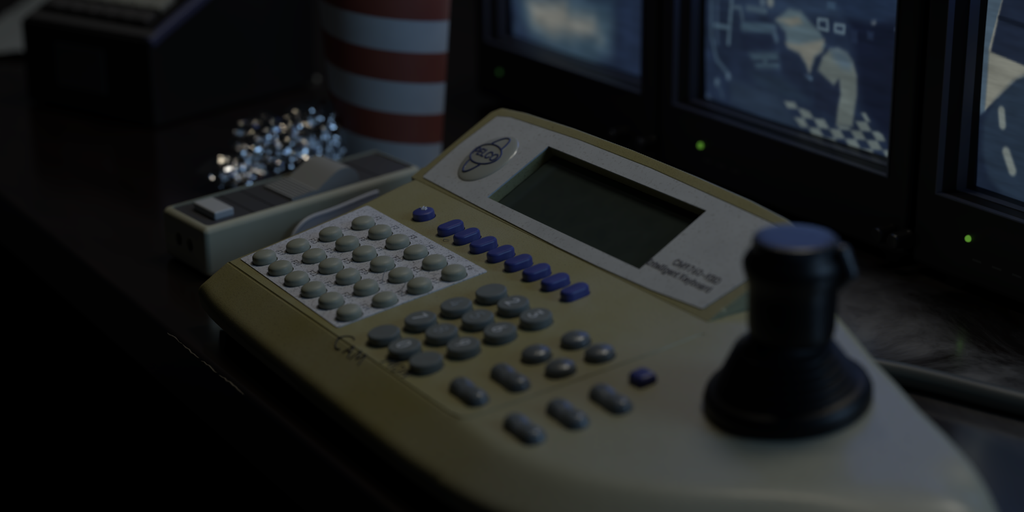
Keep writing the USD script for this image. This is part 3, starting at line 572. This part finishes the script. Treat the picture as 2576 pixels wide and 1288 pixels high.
# bright areas added high on the screens, out of view, to light cup and desk
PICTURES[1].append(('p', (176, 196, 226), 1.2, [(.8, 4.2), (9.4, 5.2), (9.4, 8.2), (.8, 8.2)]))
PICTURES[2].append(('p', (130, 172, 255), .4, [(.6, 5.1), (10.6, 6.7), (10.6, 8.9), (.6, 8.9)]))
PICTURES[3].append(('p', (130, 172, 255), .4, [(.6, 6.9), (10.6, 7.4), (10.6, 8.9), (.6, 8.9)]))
def densify(p, step=.03):
    out = [p[:1]]
    for a, b in zip(p[:-1], p[1:]):
        k = max(1, int(np.linalg.norm(b - a) / step)); out.append(a + (b - a) * (np.arange(1, k + 1) / k)[:, None])
    return np.vstack(out)
MW, MH, MD = 12.3, 12.4, 13.5
YF = 17.8
def monitor(k, ox, label, led, knobs):
    t = thing('surveillance_monitor', label, 'monitor', np.array([ox - .95, YF, 0]) * U)
    o = -.95                                                   # local x of the opening's left edge is .95
    zb, zt, xl, xr = .72 - ZD, 9.2 - ZD, .95, 11.45
    IV = .35; cs = man(rbox(0, MW, 0, MD, .25, MH, .22, 3))
    fun = manifold3d.Manifold.hull_points(np.array([(xl, -.01, zb), (xr, -.01, zb), (xr, -.01, zt), (xl, -.01, zt), (xl + .62, .75, zb + .22), (xr - .62, .75, zb + .22), (xr - .62, .75, zt - .22), (xl + .62, .75, zt - .22)], float))
    cs = cs - fun - man(box(xl + .62, xr - .62, .7, 1.5, zb + .22, zt - .22))
    obj('case', cs, 'monitor_case', t, smooth=30)
    # bezel lining of the recess, with a step
    def trap(y0, y1, i0, i1):
        a = [(xl + i0, y0, zb + i0 * IV), (xr - i0, y0, zb + i0 * IV), (xr - i0, y0, zt - i0 * IV), (xl + i0, y0, zt - i0 * IV)]
        b = [(xl + i1, y1, zb + i1 * IV), (xr - i1, y1, zb + i1 * IV), (xr - i1, y1, zt - i1 * IV), (xl + i1, y1, zt - i1 * IV)]
        return a, b
    def frame(y0, y1, i0, i1, th=.05):
        ms = []
        a, b = trap(y0, y1, i0, i1)
        for q in range(4):
            p = [a[q], a[(q + 1) % 4], b[(q + 1) % 4], b[q]]; c = np.mean(a + b, 0)
            off = [tuple(np.array(x) + np.array([np.sign(x[0] - c[0]) * th, .02, np.sign(x[2] - c[2]) * th])) for x in p]
            ms.append(manifold3d.Manifold.hull_points(np.array(p + off, float)))
        return cat(*ms)
    obj('bezel', frame(-.06, .42, -.02, .30), 'monitor_bezel', t, smooth=20)
    obj('bezel_step', frame(.36, .78, .36, .60), 'monitor_bezel', t, smooth=20)
    # slightly bulged tube face with the picture
    st = .045; X, Z = np.meshgrid(np.arange(xl + .3, xr - .25, st), np.arange(zb + .08, zt - .08, st))
    nx, nz = X.shape[1], X.shape[0]
    x, z = X.ravel(), Z.ravel(); uu = (x - (xl + xr) / 2) / 5.2; ww = (z - (zb + zt) / 2) / 4.2
    yy = .86 - .22 * (1 - np.clip(uu * uu + ww * ww, 0, 1.6) / 1.6) + .0
    idx = np.arange(nx * nz).reshape(nz, nx); a, b, c, d = idx[:-1, :-1].ravel(), idx[:-1, 1:].ravel(), idx[1:, 1:].ravel(), idx[1:, :-1].ravel()
    faces = np.vstack([np.c_[a, b, c], np.c_[a, c, d]])
    V = np.c_[x, yy, z]
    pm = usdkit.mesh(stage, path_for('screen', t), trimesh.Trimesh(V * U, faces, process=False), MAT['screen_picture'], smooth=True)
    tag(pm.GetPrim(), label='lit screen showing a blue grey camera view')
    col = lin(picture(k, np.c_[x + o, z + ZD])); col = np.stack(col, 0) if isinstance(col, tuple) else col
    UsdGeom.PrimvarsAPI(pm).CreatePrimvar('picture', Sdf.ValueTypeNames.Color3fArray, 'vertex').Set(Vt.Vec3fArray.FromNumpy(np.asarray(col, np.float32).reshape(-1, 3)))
    lx, lz = led
    obj('power_light', T(trimesh.creation.icosphere(2, .095), (lx - ox + .95, -.02, lz - ZD), s=(1, 1, 1)), 'led_dim' if k == 1 else 'led_green', t, smooth=True, label='green power light')
    for kx, kz in knobs:
        prof = [(0, 0), (.30, 0), (.30, .10), (.26, .16), (.25, .55), (.21, .62), (0, .63)]
        kn = lathe(prof, 24); obj('control_knob', T(kn, (kx - ox + .95, .02, kz - ZD), rx=math.pi / 2), 'knob_black', t, smooth=35)
    for q in range(3): obj('printed_mark', box(lx - ox + 1.15 + q * .75, lx - ox + 1.5 + q * .75, -.012, .01, 1.02 , 1.08), 'mark_grey', t)
    for x_ in (1.2, MW - 1.2):
        for y_ in (1, MD - 1): obj('foot', T(lathe([(0, 0), (.5, 0), (.5, .3), (0, .3)], 20), (x_, y_, 0)), 'rubber', t)
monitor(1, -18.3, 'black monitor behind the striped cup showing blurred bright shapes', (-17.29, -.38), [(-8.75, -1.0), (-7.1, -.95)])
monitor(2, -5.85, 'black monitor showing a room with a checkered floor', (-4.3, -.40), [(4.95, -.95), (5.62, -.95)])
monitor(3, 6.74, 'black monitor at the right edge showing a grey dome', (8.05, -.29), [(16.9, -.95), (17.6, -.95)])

# ------------------------------------------------------------------ cable
cb = thing('power_cable', 'thick grey cable running from the controller to the right across the desk', 'cable')
cp = smooth_path([(8.6, 9.0, .28), (9.6, 9.95, .30), (11.0, 10.95, .30), (12.5, 11.75, .30), (14.65, 12.55, .30), (17.5, 13.6, .30), (22, 13.7, .30), (30, 14.5, .30)], 8)
obj('sheath', tube(cp, .30, 14), 'cable_grey', cb, smooth=True)

# ------------------------------------------------------------------ dark machine and papers at the far left
bx = thing('adding_machine', 'dark boxy office machine with a sloped top of pale keys in the far left gloom', 'office machine', np.array([-21.9, 5.2, 0]) * U, rotz=21.5)
SL = 0.45; FH = 3.35
prof = np.array([(0, .1), (9, .1), (9, FH + 9 * SL), (0, FH)], float)
mc = manifold3d.Manifold.hull_points(np.array([(x, y, z) for x in (-7.4, 0) for y, z in prof], float))
obj('case', mc, 'box_black', bx, smooth=20)
slope = lambda m: T(m, (0, 0, FH), rx=math.atan(SL))
obj('front_panel', rbox(-5.5, -2.6, -.06, .05, .95, 2.75, .05), 'box_panel', bx, label='grey panel on the front face')
obj('edge_highlight', slope(rbox(-.32, .03, .1, 8.5, -.3, .06, .05)), 'box_highlight', bx, label='strip along the right edge with a blue highlight in its colour')
for r, (v0, v1) in enumerate(((.95, 1.6), (1.8, 2.7))):
    for q in range(6):
        x = -6.9 + q * 1.0
        obj('key', slope(rbox(x, x + .88, v0, v1, -.05, .22, .06)), 'box_keys' if r else 'box_panel', bx)
obj('front_lip', slope(rbox(-7.3, -.1, .2, .6, -.05, .10, .04)), 'box_panel', bx)
for x_ in (-6.8, -.6):
    for y_ in (.6, 8.4): obj('foot', T(lathe([(0, 0), (.3, 0), (.3, .12), (0, .12)], 12), (x_, y_, 0)), 'rubber', bx)
def sheet_thing(name, label, category, x, y, rz, w, l, mat, curl=.15, seed=1):
    t = thing(name, label, category, np.array([x, y, 0]) * U, rotz=rz)
    X, Y = np.meshgrid(np.linspace(-w / 2, w / 2, 16), np.linspace(-l / 2, l / 2, 10)); 
    Z = .03 + curl * meshkit.fbm(np.c_[X.ravel() * .8, Y.ravel() * .8, np.full(X.size, seed * 1.7)], 3, seed)
    n = X.size; V = np.vstack([np.c_[X.ravel(), Y.ravel(), Z + .03], np.c_[X.ravel(), Y.ravel(), Z]])
    I = np.arange(n).reshape(X.shape); a, b, c, d = I[:-1, :-1].ravel(), I[:-1, 1:].ravel(), I[1:, 1:].ravel(), I[1:, :-1].ravel()
    f = np.vstack([np.c_[a, b, c], np.c_[a, c, d], np.c_[a, c, b] + n, np.c_[a, d, c] + n])
    e = np.r_[I[0], I[1:, -1], I[-1, -2::-1], I[-2:0:-1, 0]]; e2 = np.roll(e, -1)
    f = np.vstack([f, np.c_[e, e + n, e2], np.c_[e2, e + n, e2 + n]])
    obj('sheet', trimesh.Trimesh(V, f, process=False), mat, t, smooth=True)
sheet_thing('paper_strip', 'pale folded paper strip lying left of the dark machine', 'paper', -44.0, 7.6, -32, 15, 3.4, 'paper_pale', .5, 2)
sheet_thing('paper_slip', 'small pale paper slip near the left machine corner', 'paper', -38.2, 5.4, 20, 2.8, 1.2, 'paper_pale', .2, 3)
sheet_thing('paper_scrap', 'narrow grey paper scrap on the desk left of the striped cup', 'paper', -26.0, 10.7, -6, 3.6, .55, 'paper_pale', .2, 4)
sheet_thing('paper_scrap', 'dim olive paper scrap on the desk just behind the grey scrap', 'paper', -26.8, 13.8, -5, 2.4, .5, 'box_keys', .2, 5)
stage.GetRootLayer().defaultPrim = 'World'
